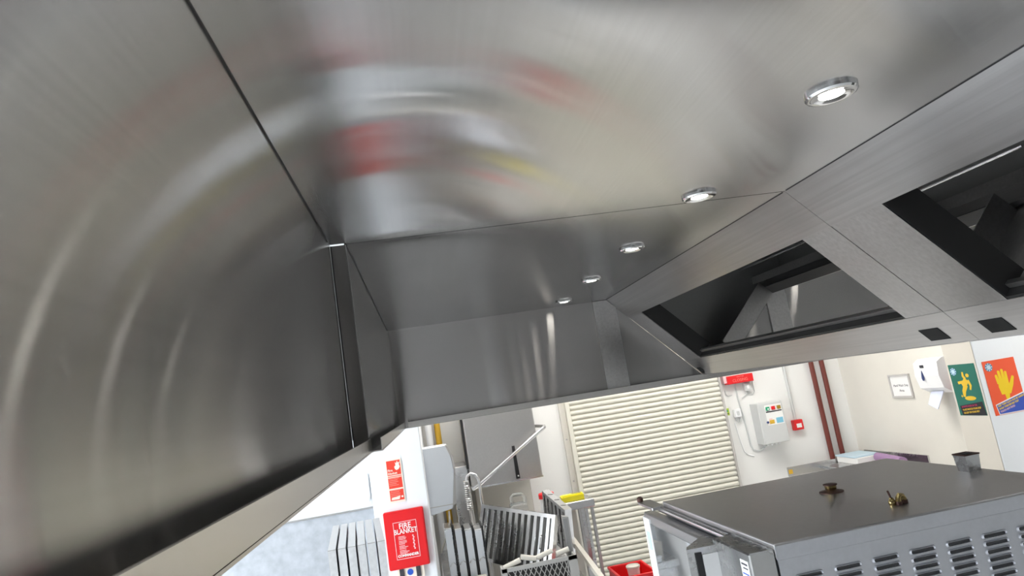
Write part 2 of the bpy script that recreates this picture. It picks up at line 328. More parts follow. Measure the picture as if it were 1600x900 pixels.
# ------------------------------------------------------------------ extraction hoods
XM = 1.60                                  # centre line of the V-shaped filter bank
n2 = Vector((0.503, 0, 0.487)).normalized(); s2 = Vector((0.487, 0, -0.503)).normalized(); O2 = Vector((1.095, 0, 2.5))
def slope_box(s0, s1, y0, y1, t0, t1, mirror=False):
    p = []
    for t in (t0, t1):
        for s, y in ((s0, y0), (s1, y0), (s1, y1), (s0, y1)):
            q = O2 + s2 * s + n2 * t + Y * y
            if mirror: q.x = 2 * XM - q.x
            p.append(q)
    return hexa(B(), p)
ZL = 1.968   # lower edge of the canopy
def hood(label, y0, y1, xw, zc, lamps, end_far, barn, barf, slots):
    h = thing('extraction_hood', label, 'extractor hood', (XM, (y0 + y1) / 2, ZL), 'stainless canopy modules joined end to end')
    xr = 2 * XM - xw
    e = 0.0006
    # flat ceilings, left and right of the filter bank
    obj('ceiling_panel', box(B(), (xw, y0 + e, zc), (1.096, y1 - e, zc + .004)), 'hood_ceiling', h)
    obj('ceiling_panel', box(B(), (2 * XM - 1.096, y0 + e, zc), (xr, y1 - e, zc + .004)), 'hood_ceiling', h)
    obj('side_panel', box(B(), (xw - .004, y0 + e, ZL), (xw, y1 - e, zc + .02)), 'hood_side', h)
    obj('side_panel', box(B(), (xr, y0 + e, ZL), (xr + .004, y1 - e, zc + .02)), 'hood_side', h)
    # condensate gutter rims along the lower edges
    gw = .045 if xw < -.17 else .030
    for sx, x0 in ((1, xw), (-1, xr)):
        g = B(); box(g, (min(x0, x0 + sx * gw), y0 + e, ZL), (max(x0, x0 + sx * gw), y1 - e, ZL + .003))
        box(g, (x0 + sx * (gw - .002) - .0015, y0 + e, ZL + .003), (x0 + sx * (gw - .002) + .0015, y1 - e, ZL + .033), 0.0006)
        obj('gutter', g, 'hood_rim', h)
    obj('sealant', tube(B(), [(xw + .001, y0 + .01, zc - .001), (xw + .001, y1 - .05, zc - .001)], .0019, 6), 'black', h)
    obj('sealant', tube(B(), [(1.094, y0 + .01, zc - .0005), (1.094, y1 - .01, zc - .0005)], .0016, 6), 'black', h)
    # filter bank: upper rail, lower rail, cross bars, both sides of the V
    for mir in (False, True):
        obj('filter_rail', slope_box(0.0, .168, y0 + e, y1 - e, 0, .003, mir), 'hood_rail', h)
        g = slope_box(.57, .70, y0 + e, y1 - e, 0, .003, mir)
        low = obj('gutter_rail', g, 'hood_rail', h)
        obj('gutter_ledge', slope_box(.545, .56, y0 + e, y1 - e, .03, .045, mir), 'steel_dull', low)
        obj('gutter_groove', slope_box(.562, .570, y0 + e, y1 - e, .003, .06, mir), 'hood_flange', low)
        for a, b in (barn, barf):
            br = obj('cross_bar', slope_box(.168, .57, a, b, .001, .004, mir), 'hood_bar', h)
            edge = b if (a, b) == barn else a      # side of the opening
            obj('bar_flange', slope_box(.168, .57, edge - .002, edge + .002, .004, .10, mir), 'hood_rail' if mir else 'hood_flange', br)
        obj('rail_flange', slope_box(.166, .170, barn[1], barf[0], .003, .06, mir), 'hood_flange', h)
        for a in slots:
            bmx = slope_box(.628, .680, a, a + .078, -.0015, .0005, mir)
            obj('drain_slot', bmx, 'hole', h)
    obj('bank_trough', box(B(), (1.584, y0 + e, 1.994), (2 * XM - 1.584, y1 - e, 1.998)), 'hood_rail', h)
    # plenum above the bank
    obj('plenum_rail', box(B(), (2.000, y0 + e, 2.468), (2.006, y1 - e, 2.510)), 'hood_bar', h)
    obj('plenum_rail', box(B(), (1.985, y0 + e, 2.398), (2.000, y1 - e, 2.412)), 'hood_bar', h)
    obj('plenum_rod', tube(B(), [(1.93, y0 + .02, 2.56), (1.93, y1 - .02, 2.56)], .006, 10), 'steel_bright', h)
    obj('plenum_top', box(B(), (1.0, y0 + e, 2.80), (2 * XM - 1.0, y1 - e, 2.805)), 'hood_dark', h)
    for x0 in (1.0, 2 * XM - 1.004): obj('plenum_side', box(B(), (x0, y0 + e, zc + .005), (x0 + .004, y1 - e, 2.80)), 'hood_dark', h)
    # end panel
    ye = y1 - e if end_far else y0 + e
    t = .004
    def endp(pts, mat, name, par=h, th=(0, .004)):
        s = -1 if end_far else 1
        bmx = B(); lo = [bmx.verts.new((a, ye + s * th[0], b)) for a, b in pts]; hi = [bmx.verts.new((a, ye + s * th[1], b)) for a, b in pts]
        bmx.faces.new(lo); bmx.faces.new(hi[::-1]); k = len(pts)
        for i in range(k): bmx.faces.new((lo[i], lo[(i + 1) % k], hi[(i + 1) % k], hi[i]))
        return obj(name, bmx, mat, par)
    for mx in (False, True):
        f = (lambda a: 2 * XM - a) if mx else (lambda a: a)
        endp([(f(a), b) for a, b in ((xw, ZL), (XM, ZL), (XM, 1.99), (1.582, 1.994), (1.097, zc), (xw, zc))], 'hood_end', 'end_panel')
        endp([(f(a), b) for a, b in ((1.0, zc + .005), (1.098, zc), (1.585, 1.998), (XM, 1.998), (XM, 2.80), (1.0, 2.80))], 'hood_dark', 'plenum_end')
        endp([(f(a), b) for a, b in ((1.015, ZL + .034), (1.143, ZL + .034), (1.143, 2.448), (1.095, zc - .002), (1.015, zc - .002))], 'hood_rail', 'corner_strip', h, (.004, .014))
    s = -1 if end_far else 1
    g = B(); box(g, (xw + .046, min(ye, ye + s * .045), ZL), (xr - .046, max(ye, ye + s * .045), ZL + .003))
    box(g, (xw + .046, ye + s * .043 - .0015, ZL + .003), (xr - .046, ye + s * .043 + .0015, ZL + .033), 0.0006)
    obj('gutter', g, 'hood_rim', h)
    for yl in lamps:
        for x in (.802, 2 * XM - .802):
            c = (x, yl, zc)
            d = obj('downlight', lathe(B(), [(.046, 0), (.046, .006), (.043, .0095), (.036, .0105), (.030, .008), (.0225, .0065), (.022, .003)], c, (0, 0, -1), 36), 'chrome', h, smooth=True)
            obj('lamp_lens', lathe(B(), [(.022, .0042), (.020, .0062), (0, .0068)], c, (0, 0, -1), 28), 'lens', d, smooth=True)
    return h
YJ = 1.705
near = hood('near stainless hood module with two lamps and wide left panel', -0.25, YJ, -.185, 2.5, (.443, 1.039, 1.635), False, (-.24, -.04), (1.49, 1.7035), (-.2, 1.562))
far = hood('far stainless hood module with three lamps before the roller shutter', YJ, 3.640, -.145, 2.4994, (2.231, 2.827, 3.423), True, (1.7065, 1.855), (3.42, 3.632), (1.787,))
# joint between the two modules, seen on the left wall: end plate of the far module
obj('end_flange', box(B(), (-.184, YJ - .003, ZL + .004), (-.145, YJ + .001, 2.4975)), 'hood_end', far)
obj('joint_gap', box(B(), (-.1845, YJ - .005, ZL + .036), (-.1815, YJ - .003, 2.4975)), 'hole', far)
obj('joint_edge', box(B(), (-.1462, YJ - .005, ZL + .036), (-.1438, YJ + .003, 2.4975)), 'steel_bright', far)
obj('drain_slot', slope_box(.640, .672, 3.56, 3.61, -.0015, .0005), 'hole', far)

# ------------------------------------------------------------------ combi oven under the hood
ov = thing('combi_oven', 'large stainless combi oven with louvred side below the hood', 'oven', (1.09, 1.75, 0))
OX0, OX1, OY0, OY1, OZ = .695, 1.49, 1.414, 2.10, 1.65
body = obj('body', box(B(), (OX0 + .004, OY0 + .010, .78), (OX1 - .004, OY1 - .004, OZ - .03)), 'oven_side', ov)
bm = B(); box(bm, (OX0, OY0, OZ - .034), (OX1, OY1, OZ), 0.004, 3); obj('top_cover', bm, 'oven_top', ov)
obj('top_skirt', box(B(), (OX0 + .001, OY0 - .001, OZ - .034), (OX1 - .001, OY0 + .001, OZ - .0045)), 'oven_side', ov)
obj('side_panel', box(B(), (OX0 + .003, OY0 + .003, .80), (OX1 - .003, OY0 + .010, OZ - .0355)), 'oven_side', ov)
# pressed louvres, one object each
bm = B(); prism(bm, rounded(.066, .0125, .006, 4), (0, 0, 0), X, Z, 0, .0015)
bm2 = B()
po = rounded(.066, .0125, .006, 5); pi_ = rounded(.056, .0062, .0030, 5)
va = [bm2.verts.new((a, 0, b)) for a, b in po]; vb = [bm2.verts.new((a, -.0042, b + .0008)) for a, b in rounded(.060, .0090, .0044, 5)]; vc = [bm2.verts.new((a, -.0005, b - .0006)) for a, b in pi_]
k = len(po)
for q, s in ((va, vb), (vb, vc)):
    for i in range(k): bm2.faces.new((q[i], q[(i + 1) % k], s[(i + 1) % k], s[i]))
bm.free()
lou = obj('louvre', bm2, 'oven_side', ov, smooth=True)
hole_b = B(); prism(hole_b, rounded(.058, .0068, .0032, 5), (0, 0, 0), X, Z, .0003, .0006)
holem = obj('louvre_slot', hole_b, 'louvre_dark', lou)
for v in list(lou.data.vertices): v.co += ov.location
for v in list(holem.data.vertices): v.co += ov.location
first = True
for ci in range(7):
    for ri in range(14):
        p = Vector((.763 + ci * .0915, OY0 + .003, 1.574 - ri * .0168)) - ov.location
        if first: lou.location = p; first = False
        else:
            l2 = lou.copy(); C.objects.link(l2); l2.location = p
            h2 = holem.copy(); C.objects.link(h2); h2.parent = l2
# door on the left face
dr = obj('door', box(B(), (.655, 1.70, .84), (.692, 2.19, 1.612), 0.004), 'steel_dull', ov)
obj('door_glass', box(B(), (.651, 1.72, .90), (.6552, 2.125, 1.585)), 'glass_dark', dr)
obj('door_edge', box(B(), (.650, 2.128, .86), (.656, 2.188, 1.598)), 'white', dr)
obj('door_sticker', box(B(), (.6485, 2.142, 1.50), (.650, 2.172, 1.555)), 'seal_pale', dr)
obj('door_sticker', box(B(), (.6485, 2.135, 1.20), (.650, 2.182, 1.36)), 'pink_print', dr)
obj('drip_rail', tube(B(), [(.685, 1.62, 1.628), (.685, 2.10, 1.628)], .009, 10), 'steel_bright', ov, smooth=True)
obj('hinge', tube(B(), [(.685, 1.575, 1.628), (.685, 1.605, 1.628)], .011, 10), 'steel_dull', ov, smooth=True)
hb = obj('hinge_bracket', box(B(), (.655, 2.09, 1.628), (.70, 2.235, 1.638), 0.002), 'steel_dull', ov)
obj('hinge_pin', lathe(B(), [(.010, 0), (.010, .012), (.005, .016), (0, .017)], (.662, 2.225, 1.638), (0, 0, 1), 12), 'rust', hb)
# control box at the near corner with a sticker, and the door handle fin
cb = obj('control_box', box(B(), (.635, OY0 + .001, .84), (.694, 1.60, 1.640), 0.003), 'steel', ov)
st = obj('sticker', box(B(), (.6338, 1.425, 1.565), (.6352, 1.462, 1.622)), 'paper', cb)
for i, zz in enumerate((1.612, 1.604, 1.592, 1.585, 1.578, 1.571)): obj('sticker_print', box(B(), (.6335, 1.430, zz), (.6338, 1.458 - .006 * (i % 2), zz + (.004 if i < 1 else .003))), 'blue' if i > 1 else 'ink', st)
hn = obj('handle', prism(B(), [(.562, 1.588), (.640, 1.584), (.655, 1.64), (.655, 1.69), (.640, 1.685), (.572, 1.612)], (0, 0, .95), X, Y, 0, .678), 'steel', ov)
obj('handle_reflection', box(B(), (.597, 1.5815, 1.10), (.636, 1.587, 1.612)), 'white', hn)  # white plate paints in the bright reflection on the handle
obj('handle_grip', box(B(), (.580, 1.583, 1.10), (.596, 1.590, 1.618)), 'black', hn)
# stand
stn = obj('stand_shelf', box(B(), (OX0 + .02, OY0 + .03, .74), (OX1 - .02, OY1 - .03, .78)), 'steel_dull', ov)
for x in (OX0 + .04, OX1 - .08):
    for y in (OY0 + .05, OY1 - .09): obj('leg', box(B(), (x, y, 0), (x + .04, y + .04, .74)), 'steel_dull', ov)
# things lying on the oven
vc_ = thing('vent_cap', 'small rusty hat-shaped vent cap standing on the oven top', 'vent cap', (1.075, 1.78, OZ))
obj('flange', lathe(B(), [(0, .0), (.032, 0), (.032, .002), (.016, .006), (.0135, .007)], (1.075, 1.78, OZ), n=24), 'rust', vc_, smooth=True)
obj('neck', lathe(B(), [(.0135, .007), (.0150, .009), (.0158, .018)], (1.075, 1.78, OZ), n=20), 'brass', vc_, smooth=True)
obj('lid', lathe(B(), [(.0158, .018), (.0185, .019), (.0185, .0215), (.014, .0225), (0, .0228)], (1.075, 1.78, OZ), n=24), 'rust', vc_, smooth=True)
nz = thing('brass_nozzle', 'small brass nozzle with a thin dark stem on the oven top', 'nozzle', (1.070, 1.527, OZ))
obj('nozzle_body', lathe(B(), [(0, 0), (.0075, 0), (.0085, .004), (.0085, .009), (.0055, .013), (.0045, .017), (0, .018)], (1.070, 1.527, OZ), n=16), 'brass', nz, smooth=True)
obj('stem', tube(B(), [(1.070, 1.527, OZ + .015), (1.066, 1.529, OZ + .034)], .0024, 8), 'rust', nz)
nt = thing('brass_elbow', 'bent brass pipe elbow lying beside the nozzle on the oven', 'pipe fitting', (1.092, 1.523, OZ))
pts = [(1.082, 1.520, OZ + .007), (1.084, 1.521, OZ + .015), (1.089, 1.522, OZ + .020), (1.096, 1.523, OZ + .018), (1.101, 1.525, OZ + .009)]
obj('elbow', tube(B(), pts, [.007, .0065, .0065, .0065, .007], 12), 'brass', nt, smooth=True)
for p in (pts[0], pts[-1]): obj('union_nut', lathe(B(), [(0, 0), (.0085, 0), (.0085, .008), (0, .008)], (p[0], p[1], OZ), n=6), 'rust', nt)
sb = thing('steel_cup', 'little square steel cup at the back corner of the oven', 'steel cup', (1.452, 1.712, OZ))
bm = B(); a0, a1 = .022, .019
for (q0, q1) in (((-1, -1), (1, -1)), ((1, -1), (1, 1)), ((1, 1), (-1, 1)), ((-1, 1), (-1, -1))):
    i0 = Vector((q0[0], q0[1], 0)); i1 = Vector((q1[0], q1[1], 0)); o0 = sb.location
    hexa(bm, [o0 + i0 * a1, o0 + i1 * a1, o0 + i1 * a0 + Z * .045, o0 + i0 * a0 + Z * .045, o0 + i0 * (a1 - .0015), o0 + i1 * (a1 - .0015), o0 + i1 * (a0 - .0015) + Z * .045, o0 + i0 * (a0 - .0015) + Z * .045])
obj('cup_wall', bm, 'steel', sb); obj('cup_floor', box(B(), sb.location - Vector((a1, a1, 0)), sb.location + Vector((a1, a1, .002))), 'steel', sb)
obj('cup_rim', tube(B(), [sb.location + Vector((x, y, .045)) for x, y in ((-a0, -a0), (a0, -a0), (a0, a0), (-a0, a0), (-a0, -a0))], .0022, 6), 'rust', sb)

# ------------------------------------------------------------------ pillar: fire blanket and sign
PY = 3.8
fb = thing('fire_blanket', 'red fire blanket case hung on the white pillar', 'fire blanket', (-.19, PY, 1.24))
fw, fh, fc = .215, .298, (-.190, 1.392)
bm = B(); prism(bm, rounded(fw, fh, .008), (fc[0], PY, fc[1]), X, Z, .001, .026); prism(bm, rounded(fw - .012, fh - .012, .008), (fc[0], PY, fc[1]), X, Z, .026, .032)
obj('case', bm, 'red', fb)
bm = B(); lw, lh = .125, .192; lz = fc[1] - .004
for a, b in (((-lw / 2, -lh / 2), (lw / 2, -lh / 2 + .003)), ((-lw / 2, lh / 2 - .003), (lw / 2, lh / 2)), ((-lw / 2, -lh / 2), (-lw / 2 + .003, lh / 2)), ((lw / 2 - .003, -lh / 2), (lw / 2, lh / 2))):
    box(bm, (fc[0] + a[0], PY - .0328, lz + a[1]), (fc[0] + b[0], PY - .032, lz + b[1]))
obj('label_border', bm, 'pink_print', fb)
yt = PY - .032
text('lettering', 'FIRE', .040, (fc[0], yt, fc[1] + .068), X, Z, 'paper', fb, bold=.0006, sx=.9)
text('lettering', 'BLANKET', .036, (fc[0], yt, fc[1] + .040), X, Z, 'paper', fb, bold=.0006, sx=.82)
text('lettering', 'COMMANDER', .018, (fc[0], yt, fc[1] - .083), X, Z, 'paper', fb, bold=.0008, sx=.95)
random.seed(3)
bm = B()
for i in range(12):
    z = fc[1] + .014 - i * .0072 - (i // 3) * .0022
    box(bm, (fc[0] - .042, yt - .0006, z), (fc[0] - .042 + random.uniform(.03, .05), yt, z + .0032))
for i in range(8): prism(bm, disc2(.0045, 8, .036 + .003 * (i % 2), .012 - i * .0095), (fc[0], yt, fc[1]), X, Z, 0, .0006)
obj('instruction_print', bm, 'pink_print', fb)['kind'] = 'stuff'
for x in (-.236, -.148): obj('pull_tape', box(B(), (x - .012, PY - .022, 1.19), (x + .012, PY - .018, 1.245)), 'ink', fb)
cd = obj('pull_card', box(B(), (-.258, PY - .017, 1.185), (-.118, PY - .002, 1.247)), 'cream_print', fb)
obj('pull_sticker', prism(B(), disc2(.016, 20), (-.192, PY - .017, 1.219), X, Z, 0, .0015), 'blue', cd)
fs = thing('fire_blanket_sign', 'tall narrow red and cream fire blanket instruction sign on pillar', 'sign', (-.205, PY, 1.60))
sc_ = (-.212, 1.698)
obj('sign_board', prism(B(), rounded(.088, .232, .006), (sc_[0], PY, sc_[1]), X, Z, .001, .004), 'cream_print', fs)
for z0, z1 in ((.030, .108), (-.040, .016), (-.105, -.048)): obj('sign_block', box(B(), (sc_[0] - .037, PY - .005, sc_[1] + z0), (sc_[0] + .037, PY - .004, sc_[1] + z1)), 'red_sign', fs)
obj('sign_stripe', box(B(), (sc_[0] - .037, PY - .005, sc_[1] + .019), (sc_[0] + .037, PY - .004, sc_[1] + .026)), 'pale_red', fs)
text('lettering', 'Fire', .017, (sc_[0] - .034, PY - .005, sc_[1] + .056), X, Z, 'cream_print', fs, 'LEFT', bold=.0004)
text('lettering', 'blanket', .017, (sc_[0] - .034, PY - .005, sc_[1] + .040), X, Z, 'cream_print', fs, 'LEFT', bold=.0004)
fl = [(.006, .062), (.014, .054), (.026, .058), (.034, .07), (.030, .084), (.036, .098), (.026, .092), (.022, .104), (.016, .09), (.010, .098), (.012, .08), (.004, .074)]
obj('flame_symbol', prism(B(), fl, (sc_[0], PY - .005, sc_[1]), X, Z, 0, .0006), 'cream_print', fs)
bm = B()
for base, cnt in ((.010, 5), (-.053, 5)):
    for i in range(cnt): box(bm, (sc_[0] - .033, PY - .0056, sc_[1] + base - i * .0088), (sc_[0] - .033 + random.uniform(.035, .058), PY - .005, sc_[1] + base - i * .0088 + .0032))
obj('sign_print', bm, 'pale_red', fs)['kind'] = 'stuff'
obj('blanket_symbol', prism(B(), [(-.032, -.1), (.012, -.1), (.018, -.082), (-.028, -.088)], (sc_[0], PY - .005, sc_[1]), X, Z, 0, .0006), 'cream_print', fs)
obj('symbol_dot', prism(B(), disc2(.0055, 12, .028, -.088), (sc_[0], PY - .005, sc_[1]), X, Z, 0, .0006), 'cream_print', fs)
# enamel box on the pillar's side
eb = thing('wall_heater', 'pale grey enamel box fixed to the side of the white pillar', 'wall box', (-.05, 4.3, 1.40))
obj('casing', prism(B(), [(-.049, 1.42), (.085, 1.44), (.122, 1.66), (.115, 1.74), (.088, 1.815), (-.049, 1.815)], (0, 4.2, 0), X, Z, -.22, 0), 'grey_box', eb)
obj('casing_seam', box(B(), (-.049, 4.198, 1.463), (.092, 4.2, 1.467)), 'frame_grey', eb)
obj('dark_side', prism(B(), [(.0885, 1.45), (.110, 1.46), (.135, 1.68), (.128, 1.75), (.100, 1.815), (.090, 1.815), (.117, 1.74), (.124, 1.66)], (0, 4.23, 0), X, Z, -.18, 0), 'frame_grey', eb)  # darker grey right side of the box
obj('cable', tube(B(), [(.06, 4.25, 1.42), (.055, 4.22, 1.36), (.02, 4.2, 1.28), (-.02, 4.19, 1.2)], .006, 8), 'bar_cream', eb, smooth=True)
bt = thing('soap_bottle', 'clear plastic dispenser on the ledge left of the pillar', 'dispenser', (-.40, 3.93, 1.562))
obj('bottle_body', lathe(B(), [(0, 0), (.028, 0), (.036, .03), (.036, .13), (.030, .16), (0, .165)], (-.40, 3.93, 1.600), n=18), 'white', bt, smooth=True)
obj('bracket', box(B(), (-.42, 3.955, 1.60), (-.38, 4.0, 1.75)), 'white', bt)

# ------------------------------------------------------------------ flat filters left of the pillar on a trolley
tr = thing('steel_trolley', 'steel trolley carrying the flat filters left of the pillar', 'trolley', (-.33, 2.9, 0))
obj('shelf', box(B(), (-.68, 2.52, 1.08), (-.10, 3.36, 1.10)), 'steel', tr)
for x in (-.67, -.14):
    for y in (2.54, 3.31): obj('leg', box(B(), (x, y, 0), (x + .03, y + .03, 1.08)), 'steel', tr)
obj('lower_shelf', box(B(), (-.66, 2.54, .3), (-.12, 3.34, .315)), 'steel', tr)
names = ['first and leftmost', 'second from the left', 'third from the left', 'fourth from the left', 'fifth from the left', 'last, beside the pillar']
rot = math.radians(5.8)
for i in range(6):
    f = thing('flat_filter', 'upright flat steel filter, ' + names[i] + ' in the row before the splashback', 'grease filter', (-.415 + i * .0355, 2.6, 1.10), 'flat filters standing on the trolley')
    H = .503; L = .60; W = .028
    o0 = f.location
    fr = B()
    box(fr, (0, 0, 0), (W, .012, H)); box(fr, (0, L - .012, 0), (W, L, H)); box(fr, (0, .012, 0), (W, L - .012, .012))
    bmesh.ops.translate(fr, verts=fr.verts[:], vec=o0); obj('frame', fr, 'alu', f)
    tpb = B(); box(tpb, (0, .0, H), (W, L, H + .002)); bmesh.ops.translate(tpb, verts=tpb.verts[:], vec=o0); obj('top_edge', tpb, 'steel_dull', f)
    pn = B(); box(pn, (.004, .012, .012), (W - .004, L - .012, H - .012)); bmesh.ops.translate(pn, verts=pn.verts[:], vec=o0); obj('mesh_panel', pn, 'steel_dull', f)
    f.rotation_euler = (0, 0, rot)

# ------------------------------------------------------------------ dish area
bench = thing('dish_bench', 'stainless bench along the back wall carrying filters and rack', 'bench', (.5, 4.7, 0))
obj('bench_top', box(B(), (-.03, 3.92, .93), (.78, 5.40, .97), 0.004), 'steel', bench)
obj('apron', box(B(), (-.02, 3.94, .82), (.77, 3.955, .93)), 'steel', bench)
for x in (0, .72):
    for y in (3.97, 5.32): obj('leg', tube(B(), [(x + .02, y + .02, 0), (x + .02, y + .02, .93)], .02, 10), 'steel', bench)
dw = thing('hood_dishwasher', 'stainless pass-through dishwasher with its hood raised', 'dishwasher', (.52, 5.2, .97))
hd = obj('hood_shell', box(B(), (.256, 4.95, 1.436), (.782, 5.52, 2.10), 0.008, 2), 'steel_dull', dw)
obj('hood_lip', box(B(), (.254, 4.947, 1.436), (.784, 4.953, 1.446)), 'steel', hd)
obj('edge_seal', box(B(), (.238, 4.96, 1.58), (.254, 4.99, 2.10)), 'black', dw)
obj('lift_bar', tube(B(), [(.262, 4.945, 1.45), (.262, 4.89, 1.445), (.30, 4.87, 1.465), (.81, 4.87, 1.775), (.838, 4.88, 1.79), (.842, 4.91, 1.795), (.80, 5.0, 1.80), (.782, 5.05, 1.80)], .0125, 12), 'steel_bright', dw, smooth=True)
obj('latch', hexa(B(), [(.585, 4.935, 1.455), (.612, 4.935, 1.455), (.606, 4.935, 1.69), (.586, 4.935, 1.69), (.585, 4.949, 1.455), (.612, 4.949, 1.455), (.606, 4.949, 1.69), (.586, 4.949, 1.69)]), 'black', dw)
obj('latch_screw', lathe(B(), [(.006, 0), (.006, .003), (0, .004)], (.6, 4.935, 1.475), (0, -1, 0), 10), 'white', dw)
obj('rear_column', box(B(), (.13, 5.05, .971), (.25, 5.45, 1.60), 0.006), 'steel', dw)
obj('rear_column', box(B(), (.30, 5.40, .971), (.74, 5.50, 1.44)), 'wall_cream', dw)
obj('wash_tank', box(B(), (.26, 4.99, .971), (.76, 5.39, 1.03)), 'steel_dull', dw)
for x in (.655, .745):
    p = tag(obj('riser_pipe', tube(B(), [(x, 5.57, 0), (x, 5.57, 2.95)], .02, 12), 'pipe_brown', smooth=True), 'dark red riser pipe below the raised dishwasher hood, ' + ('left one' if x < .7 else 'right one'), 'pipe', 'red pipes behind the dishwasher')
# pre-rinse spray
sp = thing('rinse_spray', 'chrome pre-rinse spray tap with a coiled hose', 'tap', (.24, 4.75, .97))
obj('riser', tube(B(), [(.30, 4.75, .971), (.30, 4.75, 1.48), (.298, 4.75, 1.52), (.28, 4.75, 1.555), (.25, 4.75, 1.568), (.225, 4.75, 1.555), (.212, 4.75, 1.52)], .011, 10), 'steel_bright', sp, smooth=True)
hel = [(.212 + .017 * math.cos(a), 4.75 + .017 * math.sin(a), 1.53 - .20 * a / (2 * math.pi * 14)) for a in [2 * math.pi * 14 * k / 196 for k in range(197)]]
obj('spring', tube(B(), hel, .004, 6), 'chrome', sp, smooth=True)
obj('hose', tube(B(), [(.212, 4.75, 1.53), (.212, 4.75, 1.32), (.22, 4.75, 1.2)], .009, 8), 'frame_grey', sp, smooth=True)
obj('spray_head', lathe(B(), [(.010, 0), (.014, .03), (.011, .09), (.022, .12), (.022, .13), (0, .132)], (.22, 4.75, 1.205), (0.1, -.2, -1), 14), 'steel', sp, smooth=True)
# bottle and tub behind the filters
jug = thing('plastic_jug', 'translucent white plastic jug on the bench below the dishwasher hood', 'jug', (.56, 4.86, .97))
obj('jug_body', box(B(), (.50, 4.80, .971), (.62, 4.93, 1.30), 0.02, 3), 'clear', jug, smooth=True)
obj('jug_handle', tube(B(), [(.515, 4.86, 1.29), (.515, 4.86, 1.345), (.535, 4.86, 1.36), (.595, 4.86, 1.355), (.61, 4.86, 1.33), (.61, 4.86, 1.28)], .012, 10), 'clear', jug, smooth=True)
tub = thing('red_lid_tub', 'white tub with a red lid behind the leaning baffle filters', 'tub', (.735, 4.65, .97))
obj('tub_body', lathe(B(), [(0, 0), (.045, 0), (.050, .36), (0, .362)], (.735, 4.65, .971), n=24), 'white', tub, smooth=True)
obj('tub_lid', lathe(B(), [(0, 0), (.054, 0), (.054, .028), (.048, .034), (0, .034)], (.735, 4.65, 1.331), n=24), 'red', tub, smooth=True)
# baffle filters
def baffle(label, tl, tr, bl, nb, group, H=None, T=.045, handles=True):
    tl, tr, bl = Vector(tl), Vector(tr), Vector(bl)
    u = (tr - tl); L = u.length; u.normalize()
    v = (bl - tl); v -= u * v.dot(u); Hh = H or v.length; v.normalize(); n = u.cross(v)   # n points away from viewer
    f = thing('baffle_filter', label, 'grease filter', tl + v * Hh, group)
    def P(a, b, c): return tl + u * a + v * b + n * c
    def bx(a0, a1, b0, b1, c0, c1): return hexa(B(), [P(a0, b0, c0), P(a1, b0, c0), P(a1, b1, c0), P(a0, b1, c0), P(a0, b0, c1), P(a1, b0, c1), P(a1, b1, c1), P(a0, b1, c1)])
    fw_ = .022
    for a in ((0, L, 0, fw_), (0, L, Hh - fw_, Hh), (0, fw_, fw_, Hh - fw_), (L - fw_, L, fw_, Hh - fw_)): obj('frame_side', bx(*a, 0, T), 'steel_bright', f)
    obj('rear_baffle', bx(fw_, L - fw_, fw_, Hh - fw_, T * .72, T * .78), 'steel_dull', f)
    pit = (L - 2 * fw_) / nb
    for i in range(nb):
        a = fw_ + i * pit + pit * .22
        pr = [(0, .012), (.0, .003), (.003, 0), (pit * .56 - .003, 0), (pit * .56, .003), (pit * .56, .012)]
        bmx = B(); lo = [bmx.verts.new(P(a + q, fw_, c)) for q, c in pr]; hi = [bmx.verts.new(P(a + q, Hh - fw_, c)) for q, c in pr]
        k = len(pr); bmx.faces.new(lo); bmx.faces.new(hi[::-1])
        for j in range(k): bmx.faces.new((lo[j], lo[(j + 1) % k], hi[(j + 1) % k], hi[j]))
        obj('baffle', bmx, 'steel', f)
    for i in range(max(3, nb - 3)):
        a = L * (i + .8) / (max(3, nb - 3) + .6); q = hexa(B(), [P(a, -.0008, .008), P(a + .006, -.0008, .008), P(a + .018, -.0008, T - .008), P(a + .012, -.0008, T - .008), P(a, .001, .008), P(a + .006, .001, .008), P(a + .018, .001, T - .008), P(a + .012, .001, T - .008)])
        obj('drain_slit', q, 'hole', f)
    if handles:
        for a in (.055, L - .075):
            obj('bail_handle', tube(B(), [P(a, Hh * .38, 0), P(a, Hh * .38, -.022), P(a + .006, Hh * .40, -.03), P(a + .006, Hh * .58, -.03), P(a, Hh * .60, -.022), P(a, Hh * .60, 0)], .0035, 8), 'chrome', f, smooth=True)
    return f
baffle('baffle grease filter facing out, leaning in front of the dishwasher', (.276, 4.45, 1.397), (.680, 4.08, 1.312), (.20, 4.40, 1.045), 11, 'baffle filters being washed', H=.335)
baffle('second baffle filter on end at the right of the leaning one', (.675, 4.42, 1.415), (.745, 4.10, 1.325), (.70, 4.36, 1.09), 5, 'baffle filters being washed', handles=False)
tp = thing('steel_tray', 'upright polished steel tray beside the leaning baffle filters', 'tray', (.725, 4.02, .97))
obj('tray_plate', hexa(B(), [(.700, 4.0, .971), (.738, 4.0, .971), (.742, 4.0, 1.302), (.706, 4.0, 1.310), (.702, 4.05, .971), (.74, 4.05, .971), (.744, 4.05, 1.302), (.708, 4.05, 1.310)]), 'steel_dull', tp)
obj('tray_dark_face', box(B(), (.7085, 3.9975, 1.06), (.732, 3.9995, 1.295)), 'hood_dark', tp)  # darker upper part of the tray's front face
